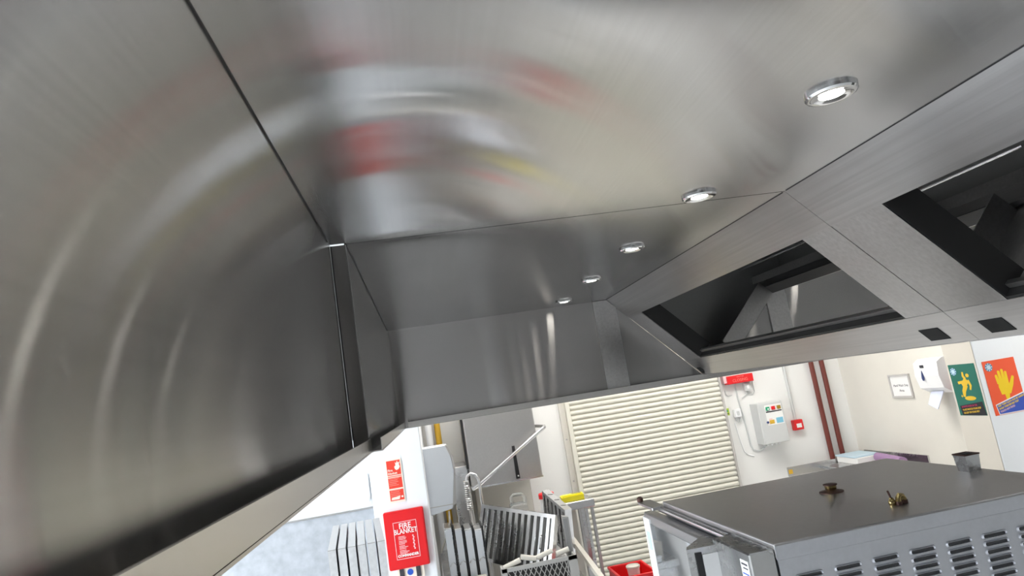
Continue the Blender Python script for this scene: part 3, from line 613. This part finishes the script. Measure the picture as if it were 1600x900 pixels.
# narrow filters right of the pillar
for i, wd in enumerate(('nearest the pillar', 'second from the pillar', 'third from the pillar', 'fourth, nearest the spray tap')):
    x = .015 + i * .058
    f = thing('flat_filter', 'upright flat filter with grey face under the wall box, ' + wd, 'grease filter', (x, 4.12, .97), 'flat filters right of the pillar')
    zt = 1.345 - .012 * i
    obj('frame', box(B(), (x, 4.12, .971), (x + .046, 4.32, zt), 0.003), 'steel', f)
    obj('front_plate', box(B(), (x + .003, 4.116, 1.04), (x + .043, 4.12, zt - .01)), 'grey_box', f)
    obj('gap_shade', box(B(), (x + .046, 4.118, .98), (x + .0545, 4.31, zt + .015)), 'black', f)  # black strip stands in for the shaded gap between filters
    obj('wire_clip', tube(B(), [(x + .008, 4.114, 1.13), (x + .015, 4.108, 1.145), (x + .032, 4.108, 1.15), (x + .040, 4.114, 1.14)], .003, 6), 'chrome', f)
bk = thing('brown_carton', 'low brown carton before the narrow filters', 'carton', (.12, 4.0, .97))
obj('carton_body', box(B(), (.04, 3.97, .971), (.22, 4.09, 1.06)), 'bar_cream', bk); obj('carton_flap', box(B(), (.04, 3.965, 1.05), (.13, 3.969, 1.075)), 'beige', bk)
cl = thing('steel_pan', 'shallow steel pan at the bench edge left of the rack', 'pan', (.17, 3.93, .97))
bm = B(); box(bm, (.07, 3.70, 1.055), (.29, 3.73, 1.085), 0.003); box(bm, (.07, 3.73, 1.055), (.29, 3.738, 1.06)); box(bm, (.07, 3.738, 1.055), (.29, 3.75, 1.085), 0.003)
bmesh.ops.translate(bm, verts=bm.verts[:], vec=(0, .215, -.083)); obj('pan_body', bm, 'steel', cl)
obj('pan_rim', tube(B(), [(.07, 3.915, 1.003), (.29, 3.915, 1.003)], .006, 8), 'steel_bright', cl)
# dish rack with rounded ribs, lattice side
rk = thing('dish_rack', 'grey lattice dish rack with cream ribs on the bench front', 'dish rack', (.5, 3.95, .97))
ry = 3.90; RX0, RX1, RZ0, RZ1 = .30, .735, .972, 1.110
bm = B()
box(bm, (RX0, ry, RZ1 - .022), (RX1, ry + .012, RZ1)); box(bm, (RX0, ry, RZ0), (RX1, ry + .012, RZ0 + .022))
box(bm, (RX0, ry, RZ0), (RX0 + .03, ry + .012, RZ1)); box(bm, (RX1 - .05, ry, RZ0), (RX1, ry + .012, RZ1)); obj('rack_frame', bm, 'grey_plastic', rk)
obj('rack_side', box(B(), (RX0, ry + .012, RZ0), (RX0 + .012, ry + .09, RZ1)), 'grey_plastic', rk); obj('rack_side', box(B(), (RX1 - .012, ry + .012, RZ0), (RX1, ry + .09, RZ1)), 'grey_plastic', rk)
obj('rack_shade', box(B(), (RX0 + .03, ry + .018, RZ0 + .012), (RX1 - .05, ry + .024, RZ1 - .01)), 'hood_flange', rk)  # dark sheet added to paint the shade seen through the lattice
obj('rack_floor', box(B(), (RX0 + .012, ry + .012, RZ0), (RX1 - .012, ry + .09, RZ0 + .01)), 'grey_plastic', rk)
xs = RX0 + .03; st_ = .030
while xs + .02 < RX1 - .05:
    for sgn in (1, -1):
        za, zb = RZ0 + .022, RZ1 - .022; xa, xb = (xs, min(xs + .05, RX1 - .05)) if sgn > 0 else (min(xs + .05, RX1 - .05), xs)
        obj('lattice_bar', prism(B(), [(xa, za), (xa + .005, za), (xb + .005, zb), (xb, zb)], (0, ry + .006 + (.002 if sgn < 0 else 0), 0), X, Z, 0, .003), 'grey_plastic', rk)
    xs += st_
for i, (xa, za, xb, zb) in enumerate(((.315, 1.108, .415, 1.135), (.420, 1.150, .505, 1.125), (.510, 1.128, .605, 1.152), (.625, 1.128, .70, 1.142))):
    obj('rack_rib', tube(B(), [(xa, ry + .03, za), (xb, ry + .03, zb)], .015, 12), 'bar_cream', rk, smooth=True)
# steel side table with standing trays and a yellow packet
tb = thing('side_table', 'small steel side table before the shutter with trays below', 'table', (.93, 4.6, 0))
obj('table_top', box(B(), (.80, 4.40, 1.262), (1.005, 4.72, 1.312), 0.004), 'steel', tb)
for x in (.90, .945, .985): obj('post', box(B(), (x, 4.45, 0), (x + .018, 4.475, 1.262)), 'steel_dull' if x != .945 else 'steel', tb)
obj('side_panel', box(B(), (.81, 4.47, .25), (.885, 4.49, 1.262)), 'beige', tb)
obj('rear_leg', box(B(), (.82, 4.66, 0), (.85, 4.69, 1.262)), 'steel', tb); obj('rear_leg', box(B(), (.96, 4.66, 0), (.99, 4.69, 1.262)), 'steel', tb)
pk = thing('yellow_packet', 'flat yellow packet lying on the steel side table', 'packet', (.90, 4.5, 1.312))
bm = prism(B(), [(.80, 4.44), (.955, 4.46), (.965, 4.56), (.81, 4.55)], (0, 0, 1.312), X, Y, 0.0005, .030); obj('packet_body', bm, 'yellow', pk)
obj('packet_fold', prism(B(), [(.81, 4.452), (.95, 4.47), (.955, 4.52), (.815, 4.51)], (0, 0, 1.342), X, Y, 0, .008), 'yellow', pk)
obj('packet_print', box(B(), (.88, 4.48, 1.350), (.945, 4.505, 1.3506)), 'ink', pk)
rl = thing('bench_rail', 'cream sloping rail of the bench beside the dish rack', 'rail', (.82, 4.1, .9))
obj('rail_bar', hexa(B(), [(.790, 4.30, 1.09), (.815, 4.30, 1.09), (.845, 3.75, .97), (.815, 3.75, .97), (.790, 4.30, 1.12), (.815, 4.30, 1.12), (.845, 3.75, 1.0), (.815, 3.75, 1.0)]), 'bar_cream', rl)
obj('rail_post', box(B(), (.80, 3.95, 0), (.83, 3.98, 1.02)), 'steel_dull', rl)
# red crate and cup
rc = thing('red_crate', 'red plastic crate on a stool beside the oven door', 'crate', (1.13, 4.3, .74))
bm = B(); a, bq, z0, z1 = (1.045, 4.2), (1.27, 4.5), .74, .842
for p0, p1 in (((a[0], a[1], z0), (bq[0], a[1] + .008, z1)), ((a[0], bq[1] - .008, z0), (bq[0], bq[1], z1)), ((a[0], a[1], z0), (a[0] + .008, bq[1], z1)), ((bq[0] - .008, a[1], z0), (bq[0], bq[1], z1)), ((a[0], a[1], z0), (bq[0], bq[1], z0 + .008))): box(bm, p0, p1)
obj('crate_body', bm, 'red', rc)
obj('crate_rim', tube(B(), [(a[0], a[1], z1), (bq[0], a[1], z1), (bq[0], bq[1], z1), (a[0], bq[1], z1), (a[0], a[1], z1)], .011, 8), 'red', rc)
stl = thing('stool', 'plain steel stool under the red crate', 'stool', (1.14, 4.35, 0))
obj('seat', box(B(), (1.02, 4.18, .71), (1.32, 4.52, .74), 0.004), 'steel_dull', stl)
for x in (1.03, 1.27):
    for y in (4.20, 4.47): obj('leg', box(B(), (x, y, 0), (x + .025, y + .025, .71)), 'steel_dull', stl)
cp = thing('paper_cup', 'white lidded cup standing in the red crate', 'cup', (1.155, 4.30, .749))
obj('cup_body', lathe(B(), [(0, 0), (.030, 0), (.040, .122), (0, .123)], (1.155, 4.30, .749), n=24), 'paper', cp, smooth=True)
obj('cup_lid', lathe(B(), [(0, 0), (.044, 0), (.044, .012), (.038, .016), (.034, .010), (0, .010)], (1.155, 4.30, .871), n=24), 'bar_cream', cp, smooth=True)
# gas pipes left of the dishwasher
tag(obj('gas_pipe', tube(B(), [(.075, 5.5, 0), (.075, 5.5, 2.95)], .025, 14), 'yellow_pipe', smooth=True), 'ochre yellow gas pipe rising behind the pillar', 'pipe')
tag(obj('water_pipe', tube(B(), [(.005, 5.45, 0), (.005, 5.45, 2.95)], .028, 14), 'white', smooth=True), 'white pipe rising next to the yellow gas pipe', 'pipe')

# ------------------------------------------------------------------ back wall, right of the shutter
WY = 5.6
cpnl = thing('control_panel', 'grey gas control panel with three coloured buttons on back wall', 'control panel', (2.9, WY, 1.29))
px0, px1, pz0, pz1, pd = 2.80, 3.03, 1.30, 1.648, .13
obj('enclosure', box(B(), (px0, WY - pd, pz0), (px1, WY - .001, pz1), 0.004), 'panel_grey', cpnl)
obj('panel_door', box(B(), (px0 + .002, WY - pd - .012, pz0 + .002), (px1 - .002, WY - pd - .001, pz1 - .002), 0.003), 'panel_grey', cpnl)
yf = WY - pd - .012
sh_ = obj('label_sheet', box(B(), (px0 + .06, yf - .001, 1.455), (px1 - .015, yf, 1.625)), 'paper', cpnl)
for i, mt in enumerate(('green', 'red', 'amber')):
    bt_ = obj('push_button', prism(B(), rounded(.03, .03, .004), (px0 + .083 + i * .052, yf, 1.595), X, Z, .001, .012), mt, cpnl)
    obj('button_lamp', prism(B(), disc2(.007, 12, .002, -.003), (px0 + .083 + i * .052, yf, 1.595), X, Z, .012, .014), 'paper' if mt == 'green' else mt, bt_)
obj('label_bar', box(B(), (px0 + .064, yf - .002, 1.562), (px1 - .02, yf - .001, 1.571)), 'ink', cpnl)
obj('key_switch', lathe(B(), [(.010, 0), (.010, .01), (0, .011)], (px0 + .062, yf, 1.482), (0, -1, 0), 14), 'navy', cpnl)
obj('label_patch', box(B(), (px0 + .080, yf - .002, 1.465), (px0 + .125, yf - .001, 1.497)), 'yellow_pipe', cpnl)
obj('label_patch', box(B(), (px0 + .145, yf - .002, 1.463), (px0 + .207, yf - .001, 1.509)), 'sky_blue', cpnl)
obj('label_patch', box(B(), (px0 + .080, yf - .002, 1.500), (px0 + .110, yf - .001, 1.510)), 'pink_print', cpnl)
for i in range(5): obj('cable_gland', lathe(B(), [(.009, 0), (.009, .012), (.006, .022), (0, .022)], (px0 + .03 + i * .036, WY - .06, pz0), (0, 0, -1), 10), 'white', cpnl)
al = thing('alarm_sign', 'red illuminated sign box high on the wall by the shutter', 'sign', (2.73, WY, 1.84))
obj('sign_case', box(B(), (2.612, WY - .075, 1.846), (2.855, WY - .002, 1.916), 0.004), 'red', al)
text('lettering', 'CLOSING', .034, (2.73, WY - .075, 1.872), X, Z, 'pale_red', al)
text('lettering', 'SHUTTER', .016, (2.735, WY - .075, 1.901), X, Z, 'pale_red', al)
obj('sign_mount', box(B(), (2.585, WY - .06, 1.86), (2.611, WY - .002, 1.93)), 'pink_print', al)
bg = thing('break_glass', 'small red break glass call point at the end of a conduit', 'call point', (3.19, WY, 1.36))
obj('call_box', box(B(), (3.148, WY - .05, 1.362), (3.236, WY - .001, 1.450), 0.006, 2), 'red', bg)
obj('call_glass', box(B(), (3.170, WY - .053, 1.383), (3.216, WY - .05, 1.418)), 'paper', bg)
tag(obj('conduit', tube(B(), [(3.19, WY - .012, 1.452), (3.19, WY - .012, 2.95)], .0125, 10), 'panel_grey', smooth=True), 'straight grey conduit running up from the red call point', 'conduit')
for x, ww in ((3.443, 'left of the two'), (3.545, 'right of the two, nearer the corner')):
    tag(obj('riser_pipe', tube(B(), [(x, WY - .035, 0), (x, WY - .035, 2.95)], .021, 14), 'pipe_brown', smooth=True), 'dark red vertical pipe beside the wall corner, ' + ww, 'pipe', 'red pipes in the corner')
# switches, junction boxes and cables between shutter and panel
jb = thing('junction_box', 'white junction box with cables below the red sign', 'junction box', (2.81, WY, 1.76))
obj('box_body', box(B(), (2.775, WY - .04, 1.765), (2.835, WY - .001, 1.835), 0.004), 'panel_grey', jb); obj('box_switch', box(B(), (2.795, WY - .046, 1.785), (2.815, WY - .04, 1.815)), 'white', jb)
obj('cable', tube(B(), [(2.80, WY - .01, 1.765), (2.80, WY - .01, 1.745), (2.77, WY - .01, 1.725), (2.74, WY - .01, 1.715)], .004, 6), 'panel_grey', jb)
obj('cable', tube(B(), [(2.815, WY - .01, 1.765), (2.825, WY - .01, 1.735), (2.85, WY - .01, 1.73), (2.87, WY - .01, 1.75), (2.87, WY - .01, 1.85)], .004, 6), 'panel_grey', jb)
js = thing('light_switch', 'white double switch box left of the control panel', 'switch', (2.665, WY, 1.55))
obj('box_body', box(B(), (2.635, WY - .04, 1.558), (2.695, WY - .001, 1.628), 0.004), 'white', js); obj('rocker', box(B(), (2.655, WY - .046, 1.575), (2.675, WY - .04, 1.61)), 'panel_grey', js)
for x in (2.645, 2.665, 2.685): obj('cable_gland', lathe(B(), [(.008, 0), (.008, .014), (.005, .03), (0, .03)], (x, WY - .02, 1.558 - .012 * (x > 2.66)), (0, 0, -1), 8), 'panel_grey', js)
tag(obj('cable', tube(B(), [(2.706, WY - .008, 1.845), (2.706, WY - .008, 1.70), (2.72, WY - .008, 1.55), (2.735, WY - .008, 1.30), (2.75, WY - .008, 1.26), (2.80, WY - .008, 1.245), (2.84, WY - .008, 1.255), (2.855, WY - .05, 1.285)], .007, 8), 'panel_grey', smooth=True), 'grey cable from the red sign looping under the control panel', 'cable', 'wall cables')
tag(obj('cable', tube(B(), [(2.632, WY - .006, 1.515), (2.648, WY - .006, 1.36), (2.665, WY - .006, 1.26), (2.70, WY - .006, 1.225), (2.745, WY - .006, 1.21)], .005, 8), 'white', smooth=True), 'thin white cable hanging below the white switch box', 'cable', 'wall cables')
tag(obj('cable', tube(B(), [(2.60, WY - .006, 1.80), (2.605, WY - .006, 1.765), (2.62, WY - .006, 1.75), (2.66, WY - .006, 1.752)], .004, 8), 'panel_grey', smooth=True), 'short grey cable curling beside the shutter below the sign', 'cable', 'wall cables')
lb = tag(obj('safety_label', box(B(), (2.568, WY - .004, 1.585), (2.604, WY - .0005, 1.645)), 'lime'), 'small lime green label on the wall next to the shutter', 'label')
obj('label_print', box(B(), (2.575, WY - .0046, 1.595), (2.597, WY - .004, 1.602)), 'ink', lb); obj('label_print', box(B(), (2.58, WY - .0046, 1.615), (2.592, WY - .004, 1.632)), 'green', lb)

# ------------------------------------------------------------------ right wall: notice, towel dispenser, posters, shelf
RX = 3.73; mY = Vector((0, -1, 0))
fn = thing('framed_notice', 'small grey framed notice with two printed lines on cream wall', 'notice', (RX, 4.86, 1.55))
fc2 = (4.868, 1.640); hw, hh = .118, .092
obj('notice_sheet', box(B(), (RX - .006, fc2[0] - hw + .012, fc2[1] - hh + .012), (RX - .001, fc2[0] + hw - .012, fc2[1] + hh - .012)), 'paper', fn)
for a in ((-hw, -hh, hw, -hh + .014), (-hw, hh - .014, hw, hh), (-hw, -hh + .014, -hw + .014, hh - .014), (hw - .014, -hh + .014, hw, hh - .014)): obj('frame_bar', box(B(), (RX - .014, fc2[0] + a[0], fc2[1] + a[1]), (RX - .001, fc2[0] + a[2], fc2[1] + a[3])), 'frame_grey', fn)
text('lettering', 'Hand Wash Only', .027, (RX - .006, fc2[0], fc2[1] + .004), mY, Z, 'ink', fn, sx=.88)
text('lettering', 'Area', .027, (RX - .006, fc2[0], fc2[1] - .036), mY, Z, 'ink', fn)
td = thing('towel_dispenser', 'white paper towel dispenser with a towel hanging out', 'towel dispenser', (RX, 4.42, 1.60))
prf = [(0, 1.84), (-.10, 1.84), (-.145, 1.815), (-.155, 1.72), (-.135, 1.63), (-.06, 1.585), (0, 1.585)]
obj('casing', prism(B(), [(-a if False else a, z) for a, z in prf], (RX - .001, 4.50, 0), X, Z, 0, .23), 'white', td, smooth=False)
obj('level_window', prism(B(), [(0, .035), (.009, .0), (.012, -.022), (.007, -.036), (0, -.04), (-.007, -.036), (-.012, -.022), (-.009, 0)], (RX - .158, 4.42, 1.725), mY, Z, 0, .003), 'navy', td)
obj('badge', box(B(), (RX - .154, 4.40, 1.778), (RX - .150, 4.435, 1.798)), 'ink', td)
obj('paper_towel', hexa(B(), [(RX - .10, 4.33, 1.60), (RX - .10, 4.45, 1.60), (RX - .13, 4.47, 1.51), (RX - .13, 4.39, 1.475), (RX - .085, 4.34, 1.60), (RX - .085, 4.44, 1.60), (RX - .115, 4.46, 1.51), (RX - .115, 4.40, 1.478)]), 'tissue', td)
tag(obj('red_board', box(B(), (3.60, 4.14, 1.35), (3.72, 4.155, 1.66), 0.002), 'dark_red'), 'narrow dark red board edge between dispenser and green poster', 'board')
def seal(par, o, r, u, rad, rx=1.0):
    s1 = obj('seal', prism(B(), disc2(rad, 20, 0, 0, rx), o, r, u, 0, .0006), 'seal_blue', par)
    for k in range(8):
        a = 2 * math.pi * k / 8; obj('seal_dot', prism(B(), disc2(rad * .17, 8, rx * rad * .78 * math.cos(a), rad * .78 * math.sin(a), rx), o, r, u, .0006, .001), 'seal_pale', s1)
    obj('seal_centre', prism(B(), disc2(rad * .55, 16, 0, 0, rx), o, r, u, .0006, .001), 'seal_pale', s1)
GX = 3.496
gp = thing('slip_poster', 'green poster with a yellow slipping figure on the column side', 'poster', (GX, 3.96, 1.45))
go = Vector((GX, 3.966, 1.62))
obj('poster_sheet', prism(B(), [(-.108, -.168), (.108, -.168), (.108, .168), (-.108, .168)], go, mY, Z, .0005, .0025), 'poster_green', gp)
go2 = go + Vector((-.0025, 0, 0))
def limb(pts, rad): 
    """2D stroke polygon"""
    l, r_ = [], []
    for i, (p, q) in enumerate(zip(pts, rad)):
        a = Vector(pts[max(i - 1, 0)]); b = Vector(pts[min(i + 1, len(pts) - 1)]); d = (b - a).normalized(); nn = Vector((-d.y, d.x))
        l.append(tuple(Vector(p) + nn * q)); r_.append(tuple(Vector(p) - nn * q))
    return l + r_[::-1]
fig = [limb([(-.01, .02), (.02, .055)], [.026, .022]), limb([(.010, .06), (-.004, .085), (-.002, .118)], [.011, .010, .007]), limb([(.030, .05), (.045, .005), (.034, -.03)], [.011, .010, .007]),
       limb([(-.012, .005), (-.03, .035), (-.065, .03)], [.016, .014, .011]), limb([(.0, .01), (-.028, -.04), (-.036, -.085)], [.020, .016, .010]), disc2(.0155, 16, .036, .088)]
fig = [[(a * .88, b * .80 + .022) for a, b in q] for q in fig]
for i, q in enumerate(fig): obj('figure_shape', prism(B(), q, go2, mY, Z, 0, .0005 + i * .00005), 'poster_ochre', gp)
obj('puddle_shape', prism(B(), [(.012 + .045 * math.cos(2 * math.pi * k / 20), -.056 + .014 * math.sin(2 * math.pi * k / 20)) for k in range(20)], go2, mY, Z, 0, .0005), 'poster_ochre', gp)
obj('splash_shape', prism(B(), [(-.05, -.05), (-.046, -.04), (-.052, -.032), (-.058, -.042)], go2, mY, Z, 0, .0005), 'poster_ochre', gp)
seal(gp, go2 + Z * .122 - mY * .074, mY, Z, .026)
bq_ = obj('text_panel', prism(B(), [(-.085, -.166), (.106, -.166), (.097, -.078), (-.092, -.105)], go2, mY, Z, 0, .0008), 'poster_black', gp)
tr_ = mY * math.cos(.1) + Z * math.sin(.1); tu_ = Z * math.cos(.1) - mY * math.sin(.1)
for i, (s_, mt) in enumerate((('ALWAYS LOOK IN THE', 'poster_magenta'), ('PLACE WATCH YOUR STEP', 'poster_ochre'), ('OR SLIP ON YOUR FEET', 'poster_ochre'))):
    text('lettering', s_, .0165, go2 + Vector((-.0008, 0, 0)) + mY * (-.078 + .003 * i) + Z * (-.113 - i * .020), tr_, tu_, mt, gp, 'LEFT', sx=.75, bold=.0003)
OYF = 3.84
op = thing('hand_poster', 'orange poster with a yellow raised hand on the column front', 'poster', (3.65, OYF, 1.44))
oo = Vector((3.652, OYF, 1.615))
obj('poster_sheet', prism(B(), [(-.118, -.172), (.118, -.172), (.118, .172), (-.118, .172)], oo, X, Z, .0005, .0025), 'poster_orange', op)
oo2 = oo + Vector((0, -.0025, 0))
palm = [(-.035, -.05), (.035, -.05), (.036, .02), (.028, .035), (-.038, .035), (-.044, .0)]
hand = [palm, limb([(-.036, .02), (-.043, .07)], [.0115, .009]), limb([(-.016, .03), (-.020, .093)], [.0115, .0095]), limb([(.005, .03), (.006, .100)], [.0115, .0095]), limb([(.025, .025), (.029, .084)], [.0110, .009]), limb([(.022, -.035), (.050, .005), (.072, .048)], [.017, .014, .0095]), limb([(.005, -.045), (.0, -.095)], [.018, .009])]
for i, q in enumerate(hand): obj('hand_shape', prism(B(), q, oo2, X, Z, 0, .0005 + i * .00006), 'poster_yellow', op)
for x, z, rr in ((-.043, .07, .009), (-.020, .093, .0095), (.006, .100, .0095), (.029, .084, .009), (.072, .048, .0095)): obj('hand_tip', prism(B(), disc2(rr, 12, x, z), oo2, X, Z, 0, .0012), 'poster_yellow', op)
seal(op, oo2 + Z * .132 - X * .078, X, Z, .027)
obj('text_panel', prism(B(), [(-.09, -.170), (.125, -.170), (.122, -.052), (-.10, -.105)], oo2, X, Z, 0, .0016), 'paper', op)
obj('text_panel', prism(B(), [(-.085, -.165), (.121, -.165), (.118, -.060), (-.095, -.110)], oo2, X, Z, .0016, .002), 'poster_blue', op)
tr_ = X * math.cos(.22) + Z * math.sin(.22); tu_ = Z * math.cos(.22) - X * math.sin(.22)
for i, (s_, mt) in enumerate((('KEEP THEM CLEAN AND BE CAREFUL', 'poster_yellow'), ('WASH THEM BEFORE THEY', 'poster_yellow'), ('TOUCH ANY FOOD', 'pink_print'))):
    text('lettering', s_, .0165, oo2 + Vector((0, -.002, 0)) + X * (-.088 + .004 * i) + Z * (-.118 - i * .018), tr_, tu_, mt, op, 'LEFT', sx=.78, bold=.0003)
# steel shelf with upstand, and what lies on it
sf = thing('steel_shelf', 'steel shelf with an upstand along the cream wall behind oven', 'shelf', (3.45, 5.15, 1.0))
obj('shelf_top', box(B(), (3.28, 4.70, 1.02), (3.72, 5.515, 1.045), 0.003), 'steel', sf)
obj('upstand', box(B(), (3.715, 4.76, 1.045), (3.728, 5.51, 1.105)), 'steel', sf)
obj('upstand', box(B(), (2.98, 5.515, 1.0), (3.66, 5.53, 1.075)), 'steel', sf)
obj('end_cap', box(B(), (2.985, 5.512, 1.02), (3.02, 5.515, 1.055)), 'yellow_pipe', sf)
for y in (4.80, 5.40): obj('bracket', prism(B(), [(3.73, .85), (3.73, 1.02), (3.45, 1.02)], (0, y, 0), X, Z, -.01, .01), 'steel', sf)
wbx = thing('white_carton', 'flat white carton at the end of the wall shelf', 'carton', (3.55, 5.35, 1.045))
obj('carton_body', box(B(), (3.44, 5.22, 1.0455), (3.66, 5.50, 1.095), 0.004), 'paper', wbx); obj('carton_lid', box(B(), (3.435, 5.24, 1.095), (3.665, 5.505, 1.108), 0.003), 'seal_pale', wbx)
pr_ = thing('bag_roll', 'purple roll of bags lying on the wall shelf', 'roll', (3.58, 5.0, 1.045))
obj('roll_body', tube(B(), [(3.615, 5.20, 1.082), (3.55, 4.82, 1.082)], .036, 18), 'purple', pr_, smooth=True)
obj('roll_core', tube(B(), [(3.551, 4.826, 1.078), (3.5485, 4.812, 1.078)], .017, 14), 'paper', pr_, smooth=True)
obj('loose_end', prism(B(), [(3.50, 4.83), (3.54, 4.84), (3.555, 4.90), (3.51, 4.90)], (0, 0, 1.0455), X, Y, 0, .004), 'tissue', pr_)
